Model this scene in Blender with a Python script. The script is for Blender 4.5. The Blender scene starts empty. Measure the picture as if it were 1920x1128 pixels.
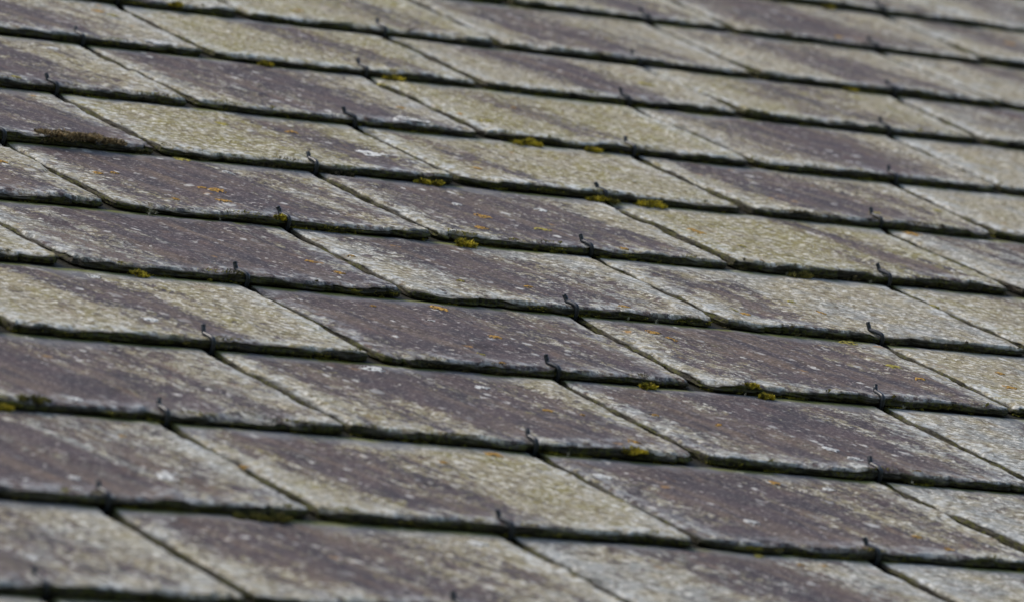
import bpy, math, random
import numpy as np
from mathutils import Matrix, Vector

# ------------------------------------------------------------------ camera
scene = bpy.context.scene
PITCH = math.radians(35.0)          # pitch of the roof
ROOF = Matrix.Translation((0, 0, 3.1)) @ Matrix.Rotation(PITCH, 4, 'X')
R0 = Vector((0.82320825, -0.52252918, 0.22201674))
R1 = Vector((0.07469975, -0.28796658, -0.95472258))
R2 = Vector((0.5628038, 0.8025201, -0.19802367))
cm = Matrix.Identity(4)
for i in range(3):
    cm[i][0] = R0[i]; cm[i][1] = -R1[i]; cm[i][2] = -R2[i]
cm[0][3], cm[1][3], cm[2][3] = -2.24942068, -3.42468422, 0.66340677
cam_data = bpy.data.cameras.new('camera')
cam = bpy.data.objects.new('camera', cam_data)
scene.collection.objects.link(cam)
cam.matrix_world = ROOF @ cm
cam_data.sensor_width = 36.0
cam_data.lens = 11098.54 / 1920 * 36
cam_data.clip_start = 0.05
cam_data.clip_end = 500
cam_data.dof.use_dof = True
cam_data.dof.focus_distance = 3.36
cam_data.dof.aperture_fstop = 15.5
cam_data.dof.aperture_blades = 9
scene.camera = cam

# ------------------------------------------------------------------ sky, sun, exposure
SUN_EL, SUN_AZ = math.radians(62), math.radians(-60)
world = bpy.data.worlds.new('World'); scene.world = world
world.use_nodes = True
wn = world.node_tree.nodes; wl = world.node_tree.links
wn.clear()
sky = wn.new('ShaderNodeTexSky'); sky.sky_type = 'NISHITA'; sky.sun_disc = False
sky.sun_elevation = SUN_EL; sky.sun_rotation = SUN_AZ
sky.air_density = 1.0; sky.dust_density = 3.5; sky.ozone_density = 1.0
bgn = wn.new('ShaderNodeBackground'); bgn.inputs['Strength'].default_value = 0.15
wo = wn.new('ShaderNodeOutputWorld')
wl.new(sky.outputs[0], bgn.inputs[0]); wl.new(bgn.outputs[0], wo.inputs[0])
sd = bpy.data.lights.new('sun', 'SUN'); sd.energy = 1.5; sd.angle = math.radians(22); sd.color = (1.0, 0.93, 0.83)
sun = bpy.data.objects.new('sun', sd); scene.collection.objects.link(sun)
dirv = Vector((math.sin(SUN_AZ) * math.cos(SUN_EL), math.cos(SUN_AZ) * math.cos(SUN_EL), math.sin(SUN_EL)))
sun.rotation_euler = dirv.to_track_quat('Z', 'Y').to_euler()
scene.view_settings.view_transform = 'Standard'
scene.view_settings.look = 'None'
scene.view_settings.gamma = 1.0
scene.view_settings.exposure = 0.45
scene.render.film_transparent = False
scene.cycles.max_bounces = 6

# ------------------------------------------------------------------ measured layout (metres in the roof plane)
ROWS = {-7: (0, 1.15), -6: (0, 0.99), -5: (0, 0.83), -4: (0, 0.668), -3: (0.005, 0.5045), -2: (0.004, 0.3391), -1: (0.004, 0.1741), 0: (0.0092, -0.0006), 1: (0.0101, -0.1472), 2: (0.0081, -0.307), 3: (0.0114, -0.4524), 4: (0.0028, -0.6078), 5: (-0.0111, -0.7607), 6: (-0.0106, -0.9062), 7: (-0.0296, -1.0672), 8: (-0.0178, -1.2102), 9: (0.004, -1.331), 10: (0, -1.485), 11: (0, -1.635), 12: (0, -1.785)}
HOOKX = {(-2, 2): 0.6848, (-1, 1): 0.3392, (-1, 2): 0.5586, (0, -1): -0.2239, (0, 0): -0.0081, (0, 1): 0.2144, (0, 2): 0.4487, (1, -1): -0.3314, (1, 0): -0.111, (1, 1): 0.1083, (1, 2): 0.3362, (2, -1): -0.4369, (2, 0): -0.2177, (2, 1): 0.0049, (2, 2): 0.2237, (3, -1): -0.5521, (3, 0): -0.3335, (3, 1): -0.116, (3, 2): 0.1092, (4, 0): -0.4419, (4, 1): -0.2249, (4, 2): -0.001, (5, 0): -0.5533, (5, 1): -0.3356, (5, 2): -0.1166, (6, 0): -0.658, (6, 1): -0.4402, (6, 2): -0.2211, (7, 0): -0.765, (7, 1): -0.5499, (7, 2): -0.333, (8, 0): -0.8802, (8, 1): -0.6618, (8, 2): -0.4428, (9, 0): -0.9859}
JOINTX = {(-2, 2): 0.789, (-1, 0): 0.2093, (-1, 1): 0.4177, (-1, 2): 0.6662, (0, -1): -0.1243, (0, 0): 0.0922, (0, 1): 0.3203, (0, 2): 0.5504, (1, -1): -0.2351, (1, 0): -0.0155, (1, 1): 0.2058, (1, 2): 0.4222, (2, -1): -0.3376, (2, 0): -0.1164, (2, 1): 0.1033, (2, 2): 0.3183, (3, -1): -0.4438, (3, 0): -0.2271, (3, 1): -0.0036, (3, 2): 0.2024, (4, -1): -0.5593, (4, 0): -0.3395, (4, 1): -0.1219, (4, 2): 0.1001, (5, -1): -0.6635, (5, 0): -0.4487, (5, 1): -0.2335, (5, 2): -0.0048, (6, -1): -0.7787, (6, 0): -0.5562, (6, 1): -0.3471, (6, 2): -0.126, (7, 0): -0.6605, (7, 1): -0.447, (7, 2): -0.2283, (8, 0): -0.768, (8, 1): -0.5509, (8, 2): -0.3302, (9, 0): -0.8817}
PATCHES = [(-0.274, -0.1415, 0.0062, 'w'), (-0.2655, -0.143, 0.006, 'w'), (-0.259, -0.1435, 0.004, 'w'), (-0.456, -0.5515, 0.0052, 'o'), (-0.4671, -0.5768, 0.0037, 'o'), (-0.263, -0.5417, 0.0044, 'o'), (-0.2885, -0.5803, 0.0039, 'o'), (-0.2347, -0.5672, 0.0044, 'y'), (-0.2812, -0.6071, 0.0027, 'y'), (-0.4795, -0.7011, 0.0029, 'o'), (-0.4752, -0.7245, 0.0032, 'o'), (-0.4356, -0.674, 0.0018, 'o'), (-0.4381, -0.7746, 0.0053, 'o'), (-0.3893, -0.718, 0.0026, 'y'), (-0.3399, -0.7149, 0.0026, 'o'), (-0.1981, -0.6019, 0.0028, 'o'), (-0.2948, -0.747, 0.0026, 'o'), (-0.3003, -0.7881, 0.0037, 'o'), (-0.2954, -0.7999, 0.003, 'o'), (-0.1419, -0.7637, 0.0187, 'y'), (-0.1541, -0.8232, 0.0039, 'y'), (-0.1566, -0.8526, 0.0027, 'o'), (0.1267, -0.4613, 0.0182, 'o'), (0.1963, -0.3933, 0.0033, 'y'), (-0.0922, -0.5281, 0.0038, 'o'), (-0.0923, -0.5212, 0.0025, 'o'), (-0.0845, -0.5642, 0.0025, 'y'), (-0.0969, -0.6048, 0.0017, 'o'), (0.1172, -0.4291, 0.0032, 'y'), (-0.1261, -0.71, 0.0032, 'o'), (-0.2028, -0.7267, 0.0023, 'y'), (-0.1983, -0.7341, 0.0027, 'o'), (-0.1329, -0.689, 0.0024, 'y'), (-0.5234, -0.5282, 0.0026, 'o'), (-0.5098, -0.523, 0.0022, 'o'), (-0.5032, -0.5847, 0.0022, 'o'), (-0.4641, -0.5477, 0.0026, 'o'), (-0.5814, -1.0605, 0.0041, 'o'), (-0.6266, -1.0847, 0.0021, 'o'), (-0.4817, -1.0396, 0.0036, 'o'), (-0.4947, -0.9768, 0.0023, 'o'), (-0.4749, -0.9804, 0.0013, 'o'), (-0.4199, -0.9679, 0.002, 'o'), (-0.4137, -1.0745, 0.003, 'o'), (-0.3928, -1.1696, 0.0026, 'o'), (-0.3884, -1.1919, 0.0026, 'o'), (-0.308, -1.058, 0.0024, 'o'), (-0.5167, -1.2066, 0.0031, 'y'), (-0.4991, -1.2184, 0.0016, 'o'), (-0.4844, -1.2176, 0.0019, 'o'), (-0.29, -0.3562, 0.0033, 'o'), (-0.3401, -0.3527, 0.0041, 'y'), (0.17, -0.0771, 0.006, 'y'), (-0.2581, -0.0383, 0.0036, 'o'), (-0.2533, -0.0498, 0.0031, 'y'), (-0.4616, -0.3055, 0.0028, 'y'), (-0.0687, -0.8147, 0.0028, 'o'), (-0.0891, -0.8504, 0.0039, 'o'), (-0.0018, -0.6585, 0.003, 'y'), (-0.3872, -0.9814, 0.0017, 'o'), (-0.4741, -0.8977, 0.0017, 'o'), (-0.4414, -0.8382, 0.0031, 'o'), (-0.4769, -0.8815, 0.0021, 'y'), (-0.1473, -0.2553, 0.0026, 'o'), (-0.0258, -0.2044, 0.0018, 'o'), (-0.0913, -0.2743, 0.004, 'y'), (0.533, 0.1918, 0.0041, 'o'), (0.7686, 0.2756, 0.0044, 'o'), (-0.5881, -0.5286, 0.0032, 'o'), (-0.1881, -0.4155, 0.0029, 'o'), (-0.1155, -0.1812, 0.0036, 'y'), (-0.4865, -0.7833, 0.0014, 'o'), (-0.764, -1.1223, 0.002, 'o'), (-0.8072, -1.078, 0.0017, 'o'), (-0.0618, 0.0272, 0.0034, 'o'), (-0.4287, -0.4606, 0.0191, 'y'), (-0.1657, -0.3062, 0.0131, 'w'), (-0.2594, -0.4049, 0.0093, 'w'), (-0.6752, -0.8643, 0.0042, 'w'), (-0.824, -1.1523, 0.0067, 'w'), (-0.6891, -1.2169, 0.0055, 'w'), (-0.4125, -0.4903, 0.0038, 'w'), (-0.8822, -1.1668, 0.0033, 'w'), (-0.8905, -1.1856, 0.0022, 'w'), (-0.8235, -1.0914, 0.0017, 'w'), (-0.8517, -1.209, 0.0014, 'w'), (-0.384, -1.0814, 0.0034, 'w'), (-0.4916, -1.1629, 0.0038, 'w'), (-0.5653, -0.9143, 0.0059, 'w'), (-0.5351, -1.092, 0.0054, 'w'), (-0.6535, -0.7667, 0.0036, 'w'), (-0.1953, -0.504, 0.0049, 'w'), (-0.2634, -0.513, 0.0032, 'w'), (-0.341, -1.0204, 0.0045, 'w'), (-0.3361, -1.0372, 0.0041, 'w'), (-0.3705, -0.1839, 0.005, 'w'), (-0.8097, -1.0312, 0.0038, 'w'), (-0.5088, -0.9342, 0.004, 'w'), (-0.9723, -1.2955, 0.0038, 'w'), (-0.4618, -0.8055, 0.0021, 'w')]
MOSS = [(-0.3222, -0.0061, 4, 0.01, 'yellow'), (-0.0802, -0.0065, 3, 0.0103, 'yellow'), (-0.0898, -0.0073, 1, 0.0083, 'yellow'), (-0.0829, -0.0105, 2, 0.0098, 'yellow'), (-0.4911, 0.0006, 7, 0.0075, 'yellow'), (-0.8568, -0.0058, 7, 0.0051, 'yellow'), (-0.6214, -0.0086, 5, 0.0037, 'yellow'), (-0.3095, 0.005, 6, 0.0036, 'yellow'), (-0.3039, -0.0064, 6, 0.0029, 'yellow'), (-0.4956, 0.0056, 3, 0.0246, 'brown'), (-0.2543, -0.0029, 3, 0.0053, 'yellow'), (-0.2427, -0.0054, 3, 0.0033, 'yellow'), (-0.3145, -0.0083, 3, 0.008, 'dark'), (-0.4455, 0.0005, 4, 0.0052, 'yellow'), (-0.3832, -0.0151, 6, 0.0028, 'yellow'), (-0.1198, -0.0048, 3, 0.0043, 'yellow'), (-0.0708, -0.0101, 4, 0.0083, 'olive'), (-0.1774, -0.0005, 0, 0.0051, 'yellow'), (-0.1933, -0.0134, 1, 0.0049, 'yellow'), (0.6271, -0.0078, -2, 0.0043, 'yellow'), (0.4067, -0.0024, 0, 0.006, 'yellow'), (-0.8361, 0.0052, 7, 0.0086, 'olive'), (-0.8038, -0.0056, 8, 0.0084, 'olive'), (-0.7901, -0.0069, 8, 0.0056, 'olive'), (-0.114, -0.0394, 3, 0.0063, 'olive'), (-0.1249, -0.0569, 3, 0.0029, 'yellow'), (-0.0307, -0.0156, 2, 0.0054, 'yellow')]
TUFTS = [(-0.5352, 4), (-0.2998, 5), (-0.2804, 5), (-0.0819, 4), (-0.0175, 4), (-0.208, 6), (-0.3175, 6), (-0.3153, 7), (-0.5323, 7), (-0.4886, 4), (-0.5311, 4)]
T = 0.0060           # slate thickness

# one row per slate: (purple amount, band centre, band half width, crust tone 0 grey .. 1 olive)
LOOK = {
 (9,0):(.66,-.5,.8,.45),(9,1):(.55,-.35,.7,.6),(9,2):(.65,.1,.5,.3),(9,3):(.2,0,.4,.3),
 (8,0):(.85,-.35,.8,.4),(8,1):(.55,-.35,.4,.75),(8,2):(.9,-.35,.75,.6),(8,3):(.65,.3,.5,.3),
 (7,0):(.84,-.35,.7,.5),(7,1):(.85,.1,.65,.7),(7,2):(.85,-.05,.75,.35),(7,3):(.15,.3,.4,.25),
 (6,-1):(.2,0,.4,.5),(6,0):(.5,-.05,.3,.75),(6,1):(.97,-.35,.9,.6),(6,2):(.8,0,.75,.5),(6,3):(.3,.5,.3,.6),
 (5,-1):(.15,0,.4,.8),(5,0):(.97,.1,.85,.35),(5,1):(.65,-.05,.5,.4),(5,2):(.3,-.55,.22,.45),(5,3):(.5,.4,.4,.75),
 (4,-1):(.6,.2,.5,.6),(4,0):(.85,-.2,.7,.5),(4,1):(.8,-.3,.7,.5),(4,2):(.42,.3,.25,.95),(4,3):(.6,.2,.6,.2),
 (3,-1):(.8,.1,.7,.5),(3,0):(.45,.5,.4,.9),(3,1):(.15,-.5,.3,.85),(3,2):(.6,-.1,.6,.6),(3,3):(.2,.3,.3,.5),
 (2,-1):(.66,-.2,.6,.6),(2,0):(.8,-.1,.7,.5),(2,1):(.12,-.3,.3,.95),(2,2):(.75,0,.65,.5),(2,3):(.2,.2,.3,.4),
 (1,-1):(.6,-.2,.5,.4),(1,0):(.25,.2,.4,.9),(1,1):(.6,-.05,.45,.6),(1,2):(.5,.0,.45,.8),(1,3):(.7,.2,.6,.3),
 (0,-1):(.35,0,.5,.6),(0,0):(.2,.2,.4,.9),(0,1):(.55,-.3,.6,.5),(0,2):(.5,0,.6,.5),(0,3):(.45,.2,.5,.4),
 (-1,0):(.3,0,.4,.8),(-1,1):(.5,0,.5,.6),(-1,2):(.8,-.35,.6,.45),(-1,3):(.35,0,.5,.4),
 (-2,1):(.4,0,.5,.5),(-2,2):(.35,0,.5,.4),(-2,3):(.3,0,.5,.3)}

# ------------------------------------------------------------------ helpers
def rowy(k, x):
    a, b = ROWS[max(-7, min(12, k))]
    return a * x + b
def hookx(k, c):
    return HOOKX.get((k, c), 0.22 * (c - 0.5 * k) - 0.001)
def jointx(k, c):           # joint to the right of slate (k, c) at its lower edge
    v = JOINTX.get((k, c), 0.22 * (c - 0.5 * k + 0.5) - 0.004)
    return v

def hash2(ix, iy, seed):
    h = (ix.astype(np.int64) * 374761393 + iy.astype(np.int64) * 668265263 + int(seed) * 1442695041) & 0xFFFFFFFF
    h = ((h ^ (h >> 13)) * 1274126177) & 0xFFFFFFFF
    h = ((h ^ (h >> 16)) * 2246822519) & 0xFFFFFFFF
    return ((h >> 8) & 0xFFFF) / 65535.0
def vnoise(x, y, seed):     # smooth value noise -1..1
    x = np.asarray(x, float); y = np.asarray(y, float)
    ix = np.floor(x); iy = np.floor(y)
    fx = x - ix; fy = y - iy
    fx = fx * fx * (3 - 2 * fx); fy = fy * fy * (3 - 2 * fy)
    a = hash2(ix, iy, seed); b = hash2(ix + 1, iy, seed); c = hash2(ix, iy + 1, seed); d = hash2(ix + 1, iy + 1, seed)
    return ((a * (1 - fx) + b * fx) * (1 - fy) + (c * (1 - fx) + d * fx) * fy) * 2 - 1
def fbm(x, y, seed, octs=3):
    s = 0; a = 1.0; t = 0
    for o in range(octs):
        s = s + a * vnoise(x * 2 ** o, y * 2 ** o, seed + 17 * o); t += a; a *= 0.55
    return s / t

def new_mesh(name, co, faces, smooth=True):
    me = bpy.data.meshes.new(name)
    me.from_pydata([tuple(c) for c in co], [], faces)
    if smooth: me.polygons.foreach_set('use_smooth', [True] * len(me.polygons))
    me.update()
    return me
def link(name, me, mats, parent=None):
    o = bpy.data.objects.new(name, me)
    scene.collection.objects.link(o)
    for m in (mats if isinstance(mats, (list, tuple)) else [mats]): me.materials.append(m)
    if parent is not None: o.parent = parent
    return o

# ------------------------------------------------------------------ materials
class NT:
    def __init__(self, name):
        self.m = bpy.data.materials.new(name); self.m.use_nodes = True
        self.t = self.m.node_tree; self.t.nodes.clear()
        self.out = self.t.nodes.new('ShaderNodeOutputMaterial')
        self.b = self.t.nodes.new('ShaderNodeBsdfPrincipled')
        self.t.links.new(self.b.outputs[0], self.out.inputs[0])
    def n(self, t, **kw):
        nd = self.t.nodes.new(t)
        for k, v in kw.items(): setattr(nd, k, v)
        return nd
    def s(self, inp, v):
        if isinstance(v, bpy.types.NodeSocket): self.t.links.new(v, inp)
        else:
            if isinstance(v, tuple) and len(v) == 3 and inp.type == 'RGBA': v = v + (1,)
            inp.default_value = v
    def math(self, op, a, b=0.0, c=0.0, clamp=False):
        nd = self.n('ShaderNodeMath', operation=op, use_clamp=clamp)
        self.s(nd.inputs[0], a); self.s(nd.inputs[1], b); self.s(nd.inputs[2], c)
        return nd.outputs[0]
    def ss(self, v, lo, hi, o0=0.0, o1=1.0):
        nd = self.n('ShaderNodeMapRange', interpolation_type='SMOOTHSTEP')
        for i, q in enumerate((v, lo, hi, o0, o1)): self.s(nd.inputs[i], q)
        return nd.outputs[0]
    def mix(self, f, a, b):
        nd = self.n('ShaderNodeMix', data_type='RGBA', clamp_factor=True)
        self.s(nd.inputs[0], f); self.s(nd.inputs[6], a); self.s(nd.inputs[7], b)
        return nd.outputs[2]
    def noise(self, vec, scale, detail=3.0, rough=0.55, dist=0.0, w=None):
        nd = self.n('ShaderNodeTexNoise', noise_dimensions='4D' if w is not None else '3D')
        self.s(nd.inputs['Vector'], vec); self.s(nd.inputs['Scale'], scale)
        self.s(nd.inputs['Detail'], detail); self.s(nd.inputs['Roughness'], rough); self.s(nd.inputs['Distortion'], dist)
        if w is not None: self.s(nd.inputs['W'], w)
        return nd.outputs['Fac']
    def mapv(self, vec, scale=(1, 1, 1), rot=(0, 0, 0), loc=(0, 0, 0)):
        nd = self.n('ShaderNodeMapping')
        self.s(nd.inputs['Vector'], vec); nd.inputs['Scale'].default_value = scale
        nd.inputs['Rotation'].default_value = rot; nd.inputs['Location'].default_value = loc
        return nd.outputs[0]
    def attr(self, name, typ='GEOMETRY'):
        nd = self.n('ShaderNodeAttribute', attribute_type=typ, attribute_name=name)
        return nd
    def bump(self, h, strength, dist, nrm=None):
        nd = self.n('ShaderNodeBump')
        nd.inputs['Strength'].default_value = strength; nd.inputs['Distance'].default_value = dist
        self.s(nd.inputs['Height'], h)
        if nrm is not None: self.s(nd.inputs['Normal'], nrm)
        return nd.outputs[0]

def slate_material():
    m = NT('weathered_slate')
    P0 = m.n('ShaderNodeTexCoord').outputs['Object']
    seed = m.attr('seed', 'OBJECT').outputs['Fac']
    # shift the texture space of each slate so that no two show the same pattern
    sh = m.n('ShaderNodeCombineXYZ'); m.s(sh.inputs[0], m.math('MULTIPLY', seed, 7.31)); m.s(sh.inputs[1], m.math('MULTIPLY', seed, 3.77)); m.s(sh.inputs[2], m.math('MULTIPLY', seed, 1.13))
    ad = m.n('ShaderNodeVectorMath', operation='ADD'); m.s(ad.inputs[0], P0); m.s(ad.inputs[1], sh.outputs[0])
    P = ad.outputs[0]
    purple = m.attr('purple', 'OBJECT').outputs['Fac']; band = m.attr('band', 'OBJECT').outputs['Fac']
    bw = m.attr('band_width', 'OBJECT').outputs['Fac']; tone = m.attr('crust_tone', 'OBJECT').outputs['Fac']
    pos = m.n('ShaderNodeSeparateXYZ'); m.s(pos.inputs[0], m.attr('slate_pos').outputs['Vector'])
    xn, yn, rim = pos.outputs[0], pos.outputs[1], pos.outputs[2]      # rim: metres to the nearest exposed edge
    foot = m.attr('foot_dist').outputs['Fac']                          # metres below the slate above
    chip = m.attr('chip').outputs['Fac']

    big = m.noise(P, 14, 3, .5)
    # run-off streaks: sheared coordinates, so that they cross each slate slightly askew
    px = m.n('ShaderNodeSeparateXYZ'); m.s(px.inputs[0], P)
    sv = m.n('ShaderNodeCombineXYZ'); m.s(sv.inputs[0], m.math('ADD', px.outputs[0], m.math('MULTIPLY', px.outputs[1], .27)))
    m.s(sv.inputs[1], m.math('MULTIPLY', px.outputs[1], .12)); m.s(sv.inputs[2], px.outputs[2])
    SV = sv.outputs[0]
    streak = m.noise(SV, 38, 5, .62, .2)
    streak2 = m.noise(SV, 110, 3, .6, .1)
    blot = m.noise(m.mapv(P, (1, .6, 1)), 70, 4, .6)
    grain = m.noise(m.mapv(P, (1, .75, 1)), 165, 5, .75)
    g2 = m.noise(m.mapv(P, (1, .8, 1), loc=(2, 7, 0)), 340, 3, .72)
    fine = m.noise(P, 430, 3, .75)
    # purple band that runs down the slope
    bx = m.math('SUBTRACT', xn, band)
    bx = m.math('ADD', bx, m.math('MULTIPLY', m.math('SUBTRACT', yn, .5), .37))
    bx = m.math('ADD', bx, m.math('MULTIPLY', m.math('SUBTRACT', big, .5), .9))
    core = m.math('SUBTRACT', 1.0, m.math('DIVIDE', m.math('ABSOLUTE', bx), m.math('MULTIPLY', bw, 1.35)))
    bare = m.math('ADD', m.math('MULTIPLY', core, .85), m.math('MULTIPLY', m.math('SUBTRACT', purple, .56), 1.0))
    bare = m.math('ADD', bare, m.math('MULTIPLY', m.math('SUBTRACT', streak, .5), 3.0))
    bare = m.math('ADD', bare, m.math('MULTIPLY', m.math('SUBTRACT', blot, .5), 1.1))
    bare = m.math('ADD', bare, m.math('MULTIPLY', m.math('SUBTRACT', streak2, .5), 1.2))
    rimn = m.math('ADD', rim, m.math('MULTIPLY', m.math('SUBTRACT', blot, .5), .035))
    rimw = m.ss(rimn, .001, .024, 1.0, 0.0)
    bare = m.math('SUBTRACT', bare, m.math('MULTIPLY', rimw, .33))
    # crust of lichen and lime, broken up by its own grain
    cov = m.math('SUBTRACT', .52, bare)
    cg = m.math('ADD', cov, m.math('MULTIPLY', m.math('SUBTRACT', grain, .5), 3.2))
    cg = m.math('ADD', cg, m.math('MULTIPLY', m.math('SUBTRACT', g2, .5), 2.6))
    crust = m.ss(cg, .02, .60)
    # colours
    pc = m.mix(m.ss(m.noise(P, 30, 3, .6), .35, .68), (.051, .042, .043), (.086, .063, .060))
    pc = m.mix(m.ss(m.noise(SV, 60, 3, .6), .45, .66), pc, (.125, .093, .070))
    pc = m.mix(m.math('MULTIPLY', m.ss(fine, .54, .66), .7), pc, (.27, .235, .22))
    pc = m.mix(m.math('MULTIPLY', m.ss(fine, .47, .34), .75), pc, (.018, .018, .022))
    tn = m.math('ADD', tone, m.math('MULTIPLY', m.math('SUBTRACT', m.noise(P, 38, 4, .6), .5), 2.2))
    cc = m.mix(m.ss(tn, .05, .6), (.25, .262, .245), (.28, .25, .162))
    cc = m.mix(m.ss(tn, .6, 1.25), cc, (.235, .21, .085))
    cc = m.mix(m.math('MULTIPLY', m.ss(m.noise(P, 240, 4, .78), .5, .62), .85), cc, (.72, .71, .63))
    cc = m.mix(m.math('MULTIPLY', m.ss(m.noise(m.mapv(P, loc=(3, 1, 0)), 210, 4, .78), .50, .61), .82), cc, (.085, .070, .045))
    col = m.mix(m.math('MULTIPLY', crust, .9), pc, cc)
    # brown-red iron bloom
    col = m.mix(m.math('MULTIPLY', m.ss(m.noise(m.mapv(P, (1, .5, 1), loc=(5, 5, 0)), 85, 5, .65), .56, .75), .5), col, (.17, .105, .07))
    # bleached grey rim with painted sky highlight, and the smooth grey strip beneath the slate above
    rimg = m.math('MULTIPLY', m.math('MULTIPLY', rimw, m.math('SUBTRACT', 1.0, m.math('MULTIPLY', purple, .45))), m.math('MULTIPLY', m.ss(m.noise(P, 150, 4, .65), .40, .62), m.ss(m.noise(m.mapv(P, loc=(1, 3, 0)), 24, 3, .6), .30, .54)))
    col = m.mix(m.math('MULTIPLY', rimg, .85), col, m.mix(m.ss(g2, .42, .58), (.36, .385, .38), (.62, .65, .64)))
    ft = m.math('ADD', foot, m.math('MULTIPLY', m.math('SUBTRACT', m.noise(m.mapv(P, (1, .6, 1)), 28, 3, .6), .5), .05))
    fw = m.ss(ft, .001, .018, 1.0, 0.0)
    col = m.mix(m.math('MULTIPLY', fw, .72), col, m.mix(purple, (.27, .285, .28), (.16, .16, .17)))
    # pale lichen flecks, small and medium
    wp = m.n('ShaderNodeTexNoise'); m.s(wp.inputs['Vector'], P); wp.inputs['Scale'].default_value = 260; wp.inputs['Detail'].default_value = 3
    wv = m.n('ShaderNodeVectorMath', operation='MULTIPLY_ADD'); m.s(wv.inputs[0], wp.outputs['Color']); wv.inputs[1].default_value = (.006,) * 3; m.s(wv.inputs[2], P)
    hgt = None
    clus = m.ss(m.noise(m.mapv(P, loc=(6, 2, 0)), 20, 3, .6), .40, .60)
    for sc, lo, rad, prob, c, am in ((75, .0, .33, .80, (.44, .44, .41), .8), (140, 0, .42, .76, (.56, .55, .50), .9), (300, 0, .45, .72, (.52, .49, .43), .7), (120, 0, .3, .86, (.055, .05, .045), .7)):
        v = m.n('ShaderNodeTexVoronoi', feature='F1'); m.s(v.inputs['Vector'], m.mapv(wv.outputs[0], (1, .85, 1), loc=(sc * .01, 0, 0))); v.inputs['Scale'].default_value = sc
        sp = m.n('ShaderNodeSeparateColor'); m.s(sp.inputs[0], v.outputs['Color'])
        r = m.math('MULTIPLY', m.math('ADD', m.math('MULTIPLY', sp.outputs[1], .8), .3), rad)
        msk = m.math('MULTIPLY', m.ss(m.math('SUBTRACT', v.outputs['Distance'], r), .0, -.10), m.math('GREATER_THAN', sp.outputs[0], prob))
        msk = m.math('MULTIPLY', msk, m.ss(grain, .36, .52))
        msk = m.math('MULTIPLY', m.math('MULTIPLY', msk, m.math('ADD', m.math('MULTIPLY', clus, .8), .2)), am)
        col = m.mix(msk, col, c)
        if c[0] > .2: hgt = msk if hgt is None else m.math('MAXIMUM', hgt, msk)
    # small orange flecks
    v = m.n('ShaderNodeTexVoronoi', feature='F1'); m.s(v.inputs['Vector'], m.mapv(wv.outputs[0], loc=(9, 4, 2))); v.inputs['Scale'].default_value = 62
    sp = m.n('ShaderNodeSeparateColor'); m.s(sp.inputs[0], v.outputs['Color'])
    msk = m.math('MULTIPLY', m.ss(v.outputs['Distance'], .22, .1), m.math('GREATER_THAN', sp.outputs[0], .955))
    col = m.mix(m.math('MULTIPLY', m.math('MULTIPLY', msk, m.ss(grain, .4, .55)), .8), col, (.33, .19, .06))
    # green film where water sits: under the slate above and in the joints
    gf = m.math('MULTIPLY', m.ss(m.math('ADD', foot, m.math('MULTIPLY', m.math('SUBTRACT', blot, .5), .008)), .0075, .0010), m.ss(m.noise(P, 26, 3, .6), .38, .54))
    col = m.mix(m.math('MULTIPLY', gf, .85), col, (.13, .145, .02))
    covered = m.ss(m.math('ADD', foot, m.math('MULTIPLY', m.math('SUBTRACT', blot, .5), .004)), .0012, -.0010)
    col = m.mix(covered, col, (.02, .02, .014))  # near-black from the foot line of the slate above upwards
    # broken rims: bare, dirty stone
    col = m.mix(m.ss(chip, .35, .9), col, m.mix(m.ss(grain, .44, .62), (.024, .021, .018), (.20, .20, .175)))
    m.s(m.b.inputs['Base Color'], col)
    m.s(m.b.inputs['Roughness'], m.ss(crust, 0, 1, .66, .95))
    m.b.inputs['Specular IOR Level'].default_value = .14
    h = m.math('ADD', m.math('MULTIPLY', crust, .5), m.math('MULTIPLY', hgt, .6))
    h = m.math('ADD', h, m.math('MULTIPLY', grain, 1.6)); h = m.math('ADD', h, m.math('MULTIPLY', fine, .6))
    nb = m.bump(m.noise(m.mapv(P, (1, .45, 1)), 75, 4, .6), .6, .0022)
    m.s(m.b.inputs['Normal'], m.bump(h, .75, .0007, nb))
    return m.m

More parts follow.
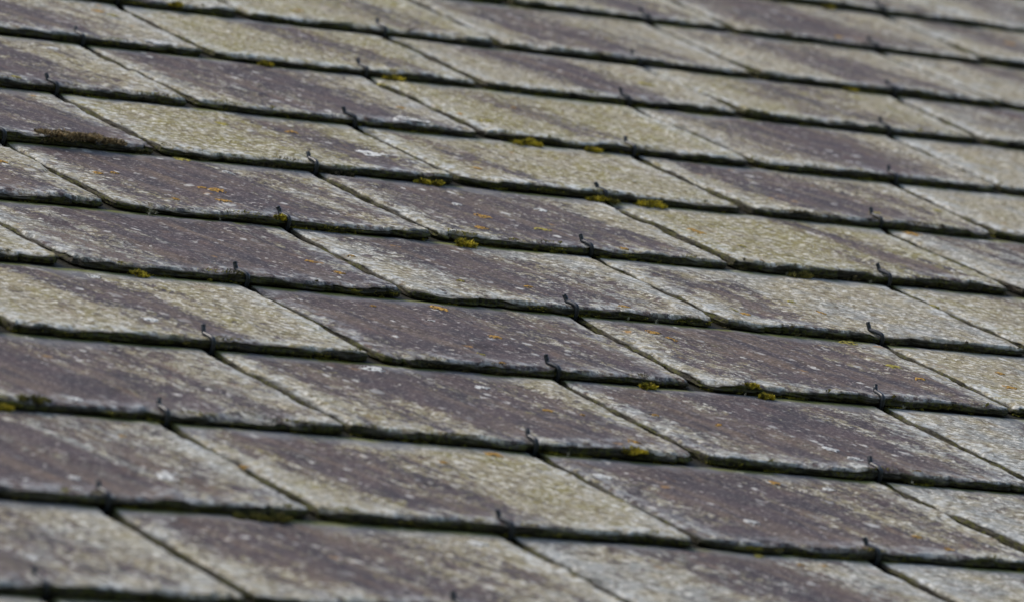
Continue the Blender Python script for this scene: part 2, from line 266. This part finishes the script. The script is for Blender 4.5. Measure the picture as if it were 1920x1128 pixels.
def edge_material():
    m = NT('dirty_shaded_slate_edge')
    P0 = m.n('ShaderNodeTexCoord').outputs['Object']
    seed = m.attr('seed', 'OBJECT').outputs['Fac']
    sh = m.n('ShaderNodeCombineXYZ'); m.s(sh.inputs[0], m.math('MULTIPLY', seed, 5.31)); m.s(sh.inputs[1], m.math('MULTIPLY', seed, 2.77))
    ad = m.n('ShaderNodeVectorMath', operation='ADD'); m.s(ad.inputs[0], P0); m.s(ad.inputs[1], sh.outputs[0]); P = ad.outputs[0]
    lay = m.noise(m.mapv(P, (1, 1, 9)), 130, 4, .65)
    gr = m.noise(P, 500, 4, .65)
    z = m.attr('wall_height').outputs['Fac']
    col = m.mix(m.ss(lay, .42, .68), (.018, .016, .011), (.080, .070, .050))  # algae and dirt, with the shade of downslope faces darkened into the colour
    col = m.mix(m.math('MULTIPLY', m.ss(gr, .58, .74), .6), col, (.13, .12, .09))
    up = m.math('MULTIPLY', m.ss(z, .62, 1.0), m.ss(m.noise(P, 190, 4, .6), .38, .6))
    col = m.mix(m.math('MULTIPLY', up, .45), col, (.14, .135, .11))
    gm = m.math('MULTIPLY', m.ss(m.noise(P, 34, 4, .6), .40, .56), m.ss(m.noise(P, 420, 3, .6), .4, .6))
    col = m.mix(m.math('MULTIPLY', gm, .85), col, (.085, .088, .018))
    col = m.mix(m.math('MULTIPLY', m.ss(m.noise(P, 50, 4, .6), .6, .72), m.ss(gr, .42, .6)), col, (.13, .13, .02))
    m.s(m.b.inputs['Base Color'], col); m.b.inputs['Roughness'].default_value = .85
    m.b.inputs['Specular IOR Level'].default_value = .25
    h = m.math('ADD', lay, m.math('MULTIPLY', gr, .5))
    m.s(m.b.inputs['Normal'], m.bump(h, 1.0, .0016))
    return m.m

def simple(name, c0, c1, scale, rough=.8, bump=.0005, metal=0.0, spec=.3):
    m = NT(name); P = m.n('ShaderNodeTexCoord').outputs['Object']
    f = m.noise(P, scale, 4, .65)
    m.s(m.b.inputs['Base Color'], m.mix(m.ss(f, .36, .64), c0, c1))
    m.b.inputs['Roughness'].default_value = rough; m.b.inputs['Metallic'].default_value = metal
    m.b.inputs['Specular IOR Level'].default_value = spec
    m.s(m.b.inputs['Normal'], m.bump(f, .8, bump))
    return m.m

M_SLATE = slate_material(); M_EDGE = edge_material()
M_HOOK = simple('dark_wire', (.006, .009, .012), (.018, .023, .028), 900, .34, .0001, .1, .5)
M_ORANGE = simple('orange_lichen', (.26, .15, .04), (.56, .33, .07), 900, .9, .0008)
M_YELLOW = simple('yellow_lichen', (.22, .19, .04), (.42, .36, .08), 900, .9, .0008)
M_WHITE = simple('white_lichen', (.48, .49, .47), (.70, .70, .66), 900, .9, .0006)
M_MOSS = {'yellow': simple('yellow_moss', (.07, .065, .01), (.66, .54, .05), 260, .9),
          'olive': simple('olive_moss', (.04, .038, .010), (.20, .18, .04), 260, .9),
          'brown': simple('brown_moss', (.10, .07, .04), (.44, .34, .19), 300, .95),
          'dark': simple('dark_moss', (.012, .012, .008), (.05, .045, .02), 400, .95)}
M_FRINGE = [simple('fringe_moss', (.05, .045, .012), (.30, .27, .035), 120, .9), simple('fringe_brown', (.04, .032, .018), (.19, .16, .07), 120, .9)]
M_TUFT = simple('pale_tuft', (.30, .31, .25), (.45, .46, .38), 500, .9)
M_DECK = simple('weathered_boards', (.05, .04, .032), (.10, .085, .07), 20, .85, .002)
M_GRASS = simple('grass_ground', (.035, .055, .015), (.07, .09, .03), 3, .95, .02)

# ------------------------------------------------------------------ setting
def box(name, x0, x1, y0, y1, z0, z1, mat):
    v = [(x, y, z) for z in (z0, z1) for y in (y0, y1) for x in (x0, x1)]
    f = [(0, 2, 3, 1), (4, 5, 7, 6), (0, 1, 5, 4), (2, 6, 7, 3), (0, 4, 6, 2), (1, 3, 7, 5)]
    return link(name, new_mesh(name, v, f, False), mat)
deck = box('roof_deck', -2.2, 2.2, -1.9, 1.7, -.06, -.0205, M_DECK); deck.matrix_world = ROOF; deck['kind'] = 'structure'
g = new_mesh('ground', [(-200, -200, 0), (200, -200, 0), (200, 200, 0), (-200, 200, 0)], [(0, 1, 2, 3)])
ground = link('ground', g, M_GRASS); ground['kind'] = 'structure'

# ------------------------------------------------------------------ slates
VIS = {-2: (2, 3), -1: (0, 3), 0: (-1, 3), 1: (-1, 3), 2: (-1, 3), 3: (-1, 3), 4: (-1, 3), 5: (-1, 3), 6: (-1, 3), 7: (0, 3), 8: (0, 3), 9: (0, 3), 10: (0, 1)}
RANGE = {-4: (3, 5), -3: (2, 5), -2: (1, 4), -1: (-1, 4), 0: (-2, 4), 1: (-2, 4), 2: (-2, 4), 3: (-2, 4), 4: (-2, 4), 5: (-2, 4), 6: (-2, 4), 7: (-1, 4), 8: (-1, 4), 9: (-1, 4), 10: (-1, 3), 11: (-1, 2)}
SURF = {}        # (k, c) -> local height function

def slate(k, c):
    sd_ = (k + 11) * 37 + (c + 7) * 101
    rnd = random.Random(sd_)
    xc = hookx(k, c)
    yc = rowy(k, xc)
    # side lines: from the joint at the lower edge to the joint under the hook above
    xl0 = jointx(k, c - 1) + .0050 + rnd.uniform(-.0010, .0014); xr0 = jointx(k, c) - .0036 - rnd.uniform(-.0006, .0008)
    xl1 = hookx(k - 1, c - 1) + .0046; xr1 = hookx(k - 1, c) - .0034
    E = rowy(k - 1, xc) - yc
    E2 = rowy(k - 2, xc) - yc
    L = E2 + .055
    t = T * rnd.uniform(.92, 1.08)
    tilt = rnd.uniform(-.0018, .0018)       # the lower edge is never quite in line
    yoff = rnd.uniform(-.0012, .0012)
    # sampling
    def dense(n, p): 
        u = np.linspace(-1, 1, n); return (np.sign(u) * (1 - (1 - np.abs(u)) ** p) + 1) / 2
    S = dense(101, 1.7)
    yy = np.concatenate([np.linspace(0, 1, 24)[:-1] ** 1.4 * .022, np.linspace(.022, E + .006, 60), np.linspace(E + .02, L, 6)])
    nx, ny = len(S), len(yy)
    s_, y_ = np.meshgrid(S, yy)
    flare = rnd.uniform(.0005, .0035)
    def side(y, a0, a1, sg, sdd):
        base = a0 + (a1 - a0) * (y / E) - xc
        n = .0009 * fbm(y * 70, 0 * y + sdd, sd_, 2) + .0006 * fbm(y * 330, 0 * y + sdd, sd_ + 3, 3)
        if sg > 0: base = base + flare * np.exp(-np.clip(y, 0, 1) / .016)
        return base + n
    xl = side(y_, xl0, xl1, 1, 1.3); xr = side(y_, xr0, xr1, -1, 8.7)
    X = xl + (xr - xl) * s_
    # lower edge outline with clipped corners
    def bottom(x):
        w = (xr0 - xl0)
        b = (rowy(k, x + xc) - yc) + tilt * (x / (w / 2)) + yoff
        b = b + .0014 * fbm(x * 28, 0 * x + 3.3, sd_ + 9, 2) + .0010 * fbm(x * 170, 0 * x + 1.3, sd_ + 5, 3)
        nk = fbm(x * 75, 0 * x + 6.1, sd_ + 77, 2)
        b = b + .0035 * np.clip((nk - .34) * 9, 0, 1) * np.clip(.5 + fbm(x * 400, 0 * x, sd_ + 78, 2), 0, 1)
        dl = x - (xl0 - xc); dr = (xr0 - xc) - x
        b = b + cl_h * np.clip(1 - dl / cl_w, 0, 1) ** 1.3 + cr_h * np.clip(1 - dr / cr_w, 0, 1) ** 1.5
        return b
    cl_w, cl_h = rnd.uniform(.008, .026), rnd.uniform(.003, .0085)
    cr_w, cr_h = rnd.uniform(.004, .012), rnd.uniform(.001, .004)
    bt = bottom(X)
    Y = bt + (y_ - 0) * (1 - np.clip(bt, -1, 1) / L)
    def relief(x, y):       # gentle riven relief of the face
        h = .0006 * fbm(x * 16, y * 7, sd_ + 21, 2) + .00035 * fbm(x * 60 + 3, y * 25, sd_ + 22, 3)
        q = fbm(x * 22 + 5, y * 9, sd_ + 23, 3); 
        h = h + .0005 * (np.tanh((q - .18) * 30))       # thin risers where a leaf of slate has split away
        return h
    def fade(y): return np.clip((E - y) / .012, 0, 1)
    def height(x, y):
        return t * (1 - y / E) + relief(x, y) * fade(y) * 1.0 - .0002
    Z = height(X, Y)
    dL = X - xl; dR = xr - X; dB = Y - bt
    # spalled rim
    def spall(d, along, sdd, amp=1.0):
        w = .0007 + .0018 * np.clip(fbm(along * 90, along * 0 + sdd, sd_ + 31, 3) + .25, 0, 1) * 2
        w = w + .0075 * np.clip(fbm(along * 34, along * 0 + sdd, sd_ + 41, 3) - .22, 0, 1) * 3.2
        dep = .0009 + .0016 * np.clip(fbm(along * 60, along * 0 + sdd + 5, sd_ + 51, 3) + .3, 0, 1.2)
        q = np.clip(1 - d / w, 0, 1)
        step = np.ceil(q * 3 - .15) / 3
        return amp * .85 * dep * (.85 * step + .15 * q), q
    hB, qB = spall(dB, X, 1.0, 1.25); hL, qL = spall(dL, Y, 4.0, 1.0); hR, qR = spall(dR, Y, 7.0, .6)
    side_fade = np.clip((E - Y) / .01, 0, 1)
    drop = np.maximum(hB, np.maximum(hL * side_fade, hR * side_fade))
    chip = np.clip(np.maximum(qB * .9, np.maximum(qL * .9, qR * .6) * side_fade), 0, 1)
    Z = Z - drop
    footd = (rowy(k - 1, X + xc) - yc) - Y
    rim = np.minimum(np.minimum(dL, dR), dB)
    xn = X / ((xr0 - xl0) / 2); yn = Y / E
    co = np.stack([X, Y, Z], -1).reshape(-1, 3)
    idx = np.arange(nx * ny).reshape(ny, nx)
    faces = np.stack([idx[:-1, :-1], idx[:-1, 1:], idx[1:, 1:], idx[1:, :-1]], -1).reshape(-1, 4)
    # walls: perimeter loop counter-clockwise, three rings down
    loop = np.concatenate([idx[0, :], idx[1:, -1], idx[-1, -2::-1], idx[-2:0:-1, 0]])
    pc = co[loop]
    nrm = np.concatenate([np.tile([0, -1.0], (nx, 1)), np.tile([1.0, 0], (ny - 1, 1)), np.tile([0, 1.0], (nx - 1, 1)), np.tile([-1.0, 0], (ny - 2, 1))])
    nrm[0] = nrm[0] * .7 + np.array([-.7, 0]); nrm[nx - 1] = (.7, -.7)
    arc = np.concatenate([[0], np.cumsum(np.linalg.norm(np.diff(pc[:, :2], axis=0), axis=1))])
    zb = t * (1 - pc[:, 1] / E) - t + .0005
    rings = [co, co[loop]]; attr_h = [np.ones(len(co)), np.ones(len(loop))]
    NR = 6
    for r in range(1, NR + 1):
        fr = r / NR
        z = pc[:, 2] * (1 - fr) + zb * fr
        out = .0011 * np.round(2.2 * fbm(arc * 90, z * 1100, sd_ + 61, 2)) / 1.6 + .0008 * fbm(arc * 60, z * 900, sd_ + 63, 2)
        prof = .0010 * math.sin(fr * math.pi * .8) - .0008 * fr * fr
        o2 = (out * (1 if r < NR else .5) + prof)
        q = pc[:, :2] + nrm * o2[:, None]
        rings.append(np.column_stack([q, z])); attr_h.append(np.full(len(pc), 1 - fr))
    allco = np.concatenate(rings)
    n0 = len(co); nl = len(loop)
    wf = []
    prev = n0 + np.arange(nl); n0 = n0 + nl
    for r in range(NR):
        cur = n0 + r * nl + np.arange(nl)
        a = prev; b = np.roll(prev, -1); c2 = np.roll(cur, -1); d = cur
        wf.append(np.stack([a, d, c2, b], -1)); prev = cur
    wf = np.concatenate(wf)
    bottomf = tuple(int(i) for i in prev[::-1])
    fl = [tuple(q) for q in faces.tolist()] + [tuple(q) for q in wf.tolist()] + [bottomf]
    me = bpy.data.meshes.new('roof_slate')
    me.from_pydata(allco.tolist(), [], fl)
    mi = np.zeros(len(fl), np.int32); mi[len(faces):] = 1
    sm = np.ones(len(fl), bool); sm[-1] = False
    me.polygons.foreach_set('material_index', mi); me.polygons.foreach_set('use_smooth', sm)
    nv = len(allco)
    def ext(a, val=None):
        a = a.reshape(-1); pl = a[loop]; return np.concatenate([a] + [pl] * (NR + 1))
    at = me.attributes.new('slate_pos', 'FLOAT_VECTOR', 'POINT')
    at.data.foreach_set('vector', np.stack([ext(xn), ext(yn), ext(rim)], -1).astype(np.float32).reshape(-1))
    at = me.attributes.new('foot_dist', 'FLOAT', 'POINT'); at.data.foreach_set('value', ext(footd).astype(np.float32))
    at = me.attributes.new('chip', 'FLOAT', 'POINT'); at.data.foreach_set('value', ext(chip).astype(np.float32))
    at = me.attributes.new('wall_height', 'FLOAT', 'POINT'); at.data.foreach_set('value', np.concatenate(attr_h).astype(np.float32))
    me.update()
    o = link('roof_slate', me, [M_SLATE, M_EDGE])
    o.matrix_world = ROOF @ Matrix.Translation((xc, yc, rnd.uniform(0, .0003)))
    lk = LOOK.get((k, c)) or (rnd.uniform(.2, .8), rnd.uniform(-.4, .4), rnd.uniform(.3, .7), rnd.uniform(.3, .8))
    o['purple'], o['band'], o['band_width'], o['crust_tone'] = [float(lk[0]) - (.07 if k < 4 else 0), float(lk[1]), float(lk[2]) * .92, float(lk[3]) + (.1 if k < 5 else 0)]
    o['seed'] = float((sd_ * .6180339) % 1.0 * 10)
    SURF[(k, c)] = (o, xc, yc, E, t, height, bottom)
    return o, lk

# ------------------------------------------------------------------ hooks: bent wire that grips the lower edge
def hook_mesh(rnd, t):
    kick = rnd.uniform(.0032, .0043); reach = rnd.uniform(.0065, .0092)
    lean = rnd.uniform(-.0012, .0012); r = .00128
    top = t + r * .45 - .0005
    pts = [(0, .020, -.0035), (0, .006, -.0030), (0, -.0008, -.0022), (0, -.0019, -.0002), (0, -.0021, .0022), (0, -.0020, top - .0022),
           (0, -.0012, top - .0006), (0, .0004, top), (lean * .3, reach * .5, top + .0002), (lean * .7, reach - .0014, top + .0001),
           (lean * .8, reach - .0002, top + .0007), (lean * .9, reach + .0005, top + .0020), (lean * 1.2, reach + .0012, top + kick * .7), (lean * 1.5, reach + .0016, top + kick)]
    # Catmull-Rom through the points
    P = [Vector(p) for p in pts]; Q = []
    for i in range(len(P) - 1):
        p0 = P[max(i - 1, 0)]; p1 = P[i]; p2 = P[i + 1]; p3 = P[min(i + 2, len(P) - 1)]
        for j in range(3):
            u = j / 3
            Q.append(.5 * ((2 * p1) + (p2 - p0) * u + (2 * p0 - 5 * p1 + 4 * p2 - p3) * u * u + (3 * p1 - p0 - 3 * p2 + p3) * u ** 3))
    Q.append(P[-1])
    n = 12; co = []; fc = []
    for i, q in enumerate(Q):
        d = (Q[min(i + 1, len(Q) - 1)] - Q[max(i - 1, 0)]).normalized()
        a = Vector((1, 0, 0)); a = (a - d * a.dot(d)).normalized(); b = d.cross(a)
        for j in range(n):
            an = 2 * math.pi * j / n; co.append(q + (a * math.cos(an) + b * math.sin(an)) * r)
    for i in range(len(Q) - 1):
        for j in range(n):
            a = i * n + j; b = i * n + (j + 1) % n
            fc.append((a, b, b + n, a + n))
    # slightly domed cut ends
    e0 = len(co); co.append(Q[0]); e1 = len(co); co.append(Q[-1] + (Q[-1] - Q[-2]).normalized() * .0003)
    for j in range(n):
        fc.append((e0, (j + 1) % n, j)); fc.append((e1, (len(Q) - 1) * n + j, (len(Q) - 1) * n + (j + 1) % n))
    return new_mesh('hook', co, fc)

# ------------------------------------------------------------------ labels
ORD = ['first', 'second', 'third', 'fourth', 'fifth', 'sixth', 'seventh', 'eighth', 'ninth', 'tenth', 'eleventh', 'twelfth']
def look_words(lk):
    p, b, w, tn = lk
    crust = 'grey' if tn < .42 else ('olive' if tn > .72 else 'cream')
    if p > .84: return 'mostly dark purple'
    if p > .58: return 'purple and ' + crust
    if p > .38: return crust + ' crusted purple streaked'
    return 'pale ' + crust
def place_words(k, c):
    if c == 1 and -1 <= k <= 9: return 'held by %s hook from top of centre hook line' % ORD[k + 1]
    if c == 2 and -2 <= k <= 8: return 'held by %s hook from top of right hook line' % ORD[k + 2]
    if c == 0 and 0 <= k <= 9: return 'held by %s hook from top of left hook line' % ORD[k]
    if c == -1 and k in (1, 2): return 'held by %s hook near upper left corner' % ('higher' if k == 1 else 'lower')
    if c >= 3 and -2 <= k <= 8: return '%s cut by right edge of photo, %s from top' % ('is' if c == 3 else 'just beyond slate', ORD[k + 2])
    if (k, c) == (0, -1): return 'at top edge of photo near its upper left corner'
    if c == -1 and k in VIS and VIS[k][0] <= -1: return 'cut by left edge of photo, in %s course down that edge' % ORD[k - 1]
    return None
keys = [(k, c) for k in sorted(RANGE) for c in range(RANGE[k][0], RANGE[k][1] + 1)]
for (k, c) in keys:
    o, lk = slate(k, c)
    o['category'] = 'slate'; o['group'] = 'roof slates laid in staggered courses'
    vis = k in VIS and VIS[k][0] <= c <= VIS[k][1]
    w = look_words(lk) + ' slate '
    pw = place_words(k, c) if vis else None
    if pw: lab = w + pw.replace('is cut', 'cut')
    elif vis and k == -1: lab = w + 'at top edge of photo, left of the centre hook line'
    elif vis and k == 0: lab = w + 'at top left corner of photo'
    elif vis and k in (9, 10):
        lab = w + {(9, 2): 'at bottom edge of photo, below the lowest right hook', (9, 3): 'at bottom right corner of photo',
                   (10, 0): 'at bottom left corner of photo, below the lowest left hook', (10, 1): 'at bottom edge, right of the lowest left hook'}.get((k, c), 'at bottom edge of photo')
    else:
        sidew = 'right' if c > 2 else ('left' if c < 0 else ('bottom' if k > 8 else 'top'))
        lab = 'weathered slate just outside the %s edge of the photo' % sidew
        o['group'] = 'slates just outside the %s edge' % sidew
    o['label'] = lab
    rnd = random.Random(k * 97 + c * 13 + 5)
    h = link('hook', hook_mesh(rnd, SURF[(k, c)][4]), M_HOOK, o)
    yb = float(SURF[(k, c)][6](np.array([0.0]))[0])
    h.location = (rnd.uniform(-.0008, .0008), yb, 0)
    h.rotation_euler = (0, 0, math.radians(min(34, max(-12, rnd.gauss(12, 7)))))

# thin ragged fringe of moss and grit along the foot of a slate
def fringe_mesh(k, c, rnd):
    o, xc, yc, E, t, hf, bf = SURF[(k, c)]
    x0, x1 = jointx(k, c - 1) - xc + .004, jointx(k, c) - xc - .004
    gx = np.linspace(x0, x1, 300); gy = bf(gx); co = []; fc = []
    for _ in range(rnd.randint(9, 16)):
        cx = rnd.uniform(x0, x1); wid = rnd.choice((.0015, .003, .006, .012)); zc = rnd.choice((.0, .0, .0005, .0025, t))
        for i in range(int(30 + wid * 9000)):
            x = cx + rnd.gauss(0, wid * .5)
            if not x0 < x < x1: continue
            y = float(np.interp(x, gx, gy)) - rnd.uniform(-.0003, .0012) * (1 if zc < t else -.3)
            p = Vector((x, y, max(.0, zc + rnd.gauss(0, .0005))))
            d = Vector((rnd.uniform(-1, 1), -rnd.random(), rnd.uniform(-.2, 1))).normalized()
            s = d.cross(Vector((rnd.uniform(-1, 1), rnd.uniform(-1, 1), rnd.uniform(-1, 1)))).normalized() * rnd.uniform(.00015, .0004)
            L = rnd.uniform(.0005, .0014); b = len(co)
            co.extend([p - s, p + s, p + d * L]); fc.append((b, b + 1, b + 2))
    return new_mesh('moss_fringe', co, fc, False)
for (k, c) in keys:
    rnd = random.Random(k * 31 + c * 7 + 2)
    link('moss_fringe', fringe_mesh(k, c, rnd), M_FRINGE[rnd.choice((0, 0, 1))], SURF[(k, c)][0])['kind'] = 'stuff'

def find(x, y):
    for k in sorted(RANGE):
        if rowy(k, x) <= y < rowy(k - 1, x):
            for c in range(RANGE[k][0], RANGE[k][1] + 1):
                if jointx(k, c - 1) <= x < jointx(k, c): return (k, c)
    return None

# ------------------------------------------------------------------ lichen patches growing on the faces of the slates
def patch(x, y, r, kind, n):
    kc = find(x, y)
    if kc is None: return
    o, xc, yc, E, t, hf, bf = SURF[kc]
    r = min(r, .0055) * 1.3 if kind in 'oy' else r * 1.15
    lx, ly = x - xc, y - yc
    NA, NR_ = 48, 9
    co = []; fc = []
    asp = 1.0
    for i in range(NR_ + 1):
        for j in range(NA):
            a = 2 * math.pi * j / NA
            rr = r * (1 + .45 * float(fbm(np.array([math.cos(a) * 1.6 + n * 3.1]), np.array([math.sin(a) * 1.6]), 300 + n, 3)[0]) + .22 * float(vnoise(np.array([math.cos(a) * 5]), np.array([math.sin(a) * 5]), 400 + n)[0]))
            f = i / NR_
            px = lx + math.cos(a) * rr * f; py = ly + math.sin(a) * rr * f * .9
            lift = .00035 * (1 - f ** 4) + .00035 * random.Random(n * 1000 + i * 50 + j).random() * (1 if 0 < i < NR_ else 0)
            co.append([px, max(py, .0025), lift])
    A = np.array(co)
    A[:, 2] += hf(A[:, 0], A[:, 1])
    A[-NA:, 2] -= .0005
    for i in range(NR_):
        for j in range(NA):
            # lobed thallus: some cells stay open so the stone shows through
            if i > 2 and random.Random(n * 77 + (i // 2) * 31 + (j // 3)).random() < (.18 + .42 * i / NR_): continue
            a = i * NA + j; b = i * NA + (j + 1) % NA
            fc.append((a, b, b + NA, a + NA) if i else (a, b + NA, a + NA))
    nm = 'lichen_patch'
    link(nm, new_mesh(nm, A.tolist(), fc), {'o': M_ORANGE, 'y': M_YELLOW, 'w': M_WHITE}[kind], o)
for n, (x, y, r, kind) in enumerate(PATCHES): patch(x, y, r, kind, n)

# ------------------------------------------------------------------ moss cushions on the lower edges
def moss_mesh(r, rnd, dens, hgt, squash):
    co = []; fc = []
    def leaf(p, d, L, w):
        side = d.cross(Vector((rnd.uniform(-1, 1), rnd.uniform(-1, 1), rnd.uniform(-1, 1)))).normalized() * w
        b = len(co); mid = p + d * L * .55 + Vector((0, 0, L * .08))
        co.extend([p - side * .6, p + side * .6, mid + side, p + d * L, mid - side])
        fc.append((b, b + 1, b + 2, b + 3)); fc.append((b, b + 3, b + 4))
    wide = dens > 6000
    lumps = [(Vector((rnd.uniform(-1.05, 1.0) * r, rnd.uniform(-.25, .5) * r * squash, -hgt * rnd.uniform(.05, .45))), rnd.uniform(.16, .40)) for _ in range(34)] if wide else [(Vector((rnd.uniform(-1.1, 1.1) * r, rnd.uniform(-.5, .5) * r * squash, -rnd.random() * hgt * .35)), rnd.uniform(.18, .55)) for _ in range(9)] + [(Vector((rnd.uniform(-.3, .3) * r, 0, 0)), rnd.uniform(.5, .75))]
    for i in range(dens):
        c0, s = rnd.choice(lumps)
        a = rnd.uniform(0, 2 * math.pi); u = rnd.random() ** .5; el = rnd.random()
        h = hgt * s * 1.3 * math.sqrt(max(0, 1 - u * u)) * rnd.uniform(.35, 1.0)
        p = c0 + Vector((math.cos(a) * u * r * s * .75, math.sin(a) * u * r * s * squash, h * .7))
        d = Vector((math.cos(a) * u + rnd.uniform(-.5, .5), math.sin(a) * u + rnd.uniform(-.5, .5), .75 + rnd.uniform(-.3, .3))).normalized()
        leaf(p, d, rnd.uniform(.0009, .0026), rnd.uniform(.00018, .00034))
    return new_mesh('moss_clump', co, fc, False)
MOSSWORD = {'yellow': 'bright yellow-green', 'olive': 'olive', 'brown': 'wide brown', 'dark': 'dark'}
def nearest_hook(x, k):
    best = min(((abs(hookx(k, c) - x), c) for c in range(-1, 4)), key=lambda q: q[0])[1]
    return best, ('left of' if x < hookx(k, best) else 'right of')
for n, (x, dy, k, r, kind) in enumerate(MOSS):
    rnd = random.Random(500 + n)
    r = max(r * .85, .0040) if kind != 'brown' else r * 1.1
    yk = rowy(k, x)
    dy = max(-.0045, min(.003, dy))
    if kind == 'brown': dy = .001
    sq = .42 if kind == 'brown' else .55
    me = moss_mesh(r, rnd, int(350 + 65000 * r if kind != 'brown' else 7500), (.006 if r > .008 else .0038) if kind != 'brown' else .0085, sq)
    o = link('moss_clump', me, M_MOSS[kind])
    z0 = .0045 if dy > -.002 else .0008
    if kind == 'brown': z0 = .0070
    o.matrix_world = ROOF @ Matrix.Translation((x, yk + dy, z0))
    c, sidew = nearest_hook(x, k)
    ln = {-1: 'upper left corner', 0: 'left', 1: 'centre', 2: 'right', 3: 'right'}[c]
    idx = {0: k, 1: k + 1, 2: k + 2, 3: k + 2, -1: k - 1}[c]
    size = 'large' if r > .0066 else ('small' if r < .0045 else 'medium')
    if c == -1: lab = '%s %s moss on slate edge %s the lower corner hook' % (size, MOSSWORD[kind], sidew)
    else: lab = '%s %s moss on edge, %s %s hook of %s hook line' % (size, MOSSWORD[kind], sidew, ORD[idx], ln)
    if kind == 'brown': lab = 'wide brown moss mat on slate edge below upper left corner hooks'
    if kind == 'dark': lab = 'dark dead moss lump on slate edge right of fourth left hook'
    o['label'] = lab; o['category'] = 'moss'; o['group'] = 'moss clumps on the slate edges'

seen = {}
for o in [q for q in scene.objects if q.name.startswith('moss_clump')]: seen.setdefault(o['label'], []).append(o)
for lab, L in seen.items():
    if len(L) == 2:
        L.sort(key=lambda q: q.matrix_world.translation.x)
        for q, sw in zip(L, ('left-hand', 'right-hand')): q['label'] = sw + ' of two ' + lab.replace('bright ', '')

# pale wispy lichen tufts hanging at the edges
for n, (x, k) in enumerate(TUFTS):
    rnd = random.Random(900 + n); co = []; fc = []
    rr = .0035 if n == 0 else rnd.uniform(.0012, .0022)
    for i in range(70 if n == 0 else 30):
        d = Vector((rnd.uniform(-1, 1), rnd.uniform(-1, .2), rnd.uniform(-.5, 1))).normalized()
        s = d.cross(Vector((0.3, .5, 1))).normalized() * .00012
        e = d * rr * rnd.uniform(.5, 1)
        b = len(co); co.extend([-s, s, e + s * .5, e - s * .5]); fc.append((b, b + 1, b + 2, b + 3))
    o = link('lichen_tuft', new_mesh('lichen_tuft', co, fc, False), M_TUFT)
    o.matrix_world = ROOF @ Matrix.Translation((x, rowy(k, x) - .0035, .0018))
    c, sidew = nearest_hook(x, k)
    ln = {-1: 'left', 0: 'left', 1: 'centre', 2: 'right', 3: 'right'}[c]
    mm = int(round(abs(x - hookx(k, c)) * 1000))
    o['label'] = '%s pale lichen tuft at slate foot, %s %s hook of %s hook line' % ('wispy' if n == 0 else ('tiny' if n % 2 else 'small'), ('far ' if mm > 55 else 'just ' if mm < 35 else '') + sidew, ORD[{0: k, 1: k + 1, 2: k + 2, 3: k + 2, -1: k}[c]], ln)
    o['category'] = 'lichen'; o['group'] = 'pale lichen tufts at the slate edges'
bpy.context.view_layer.update()
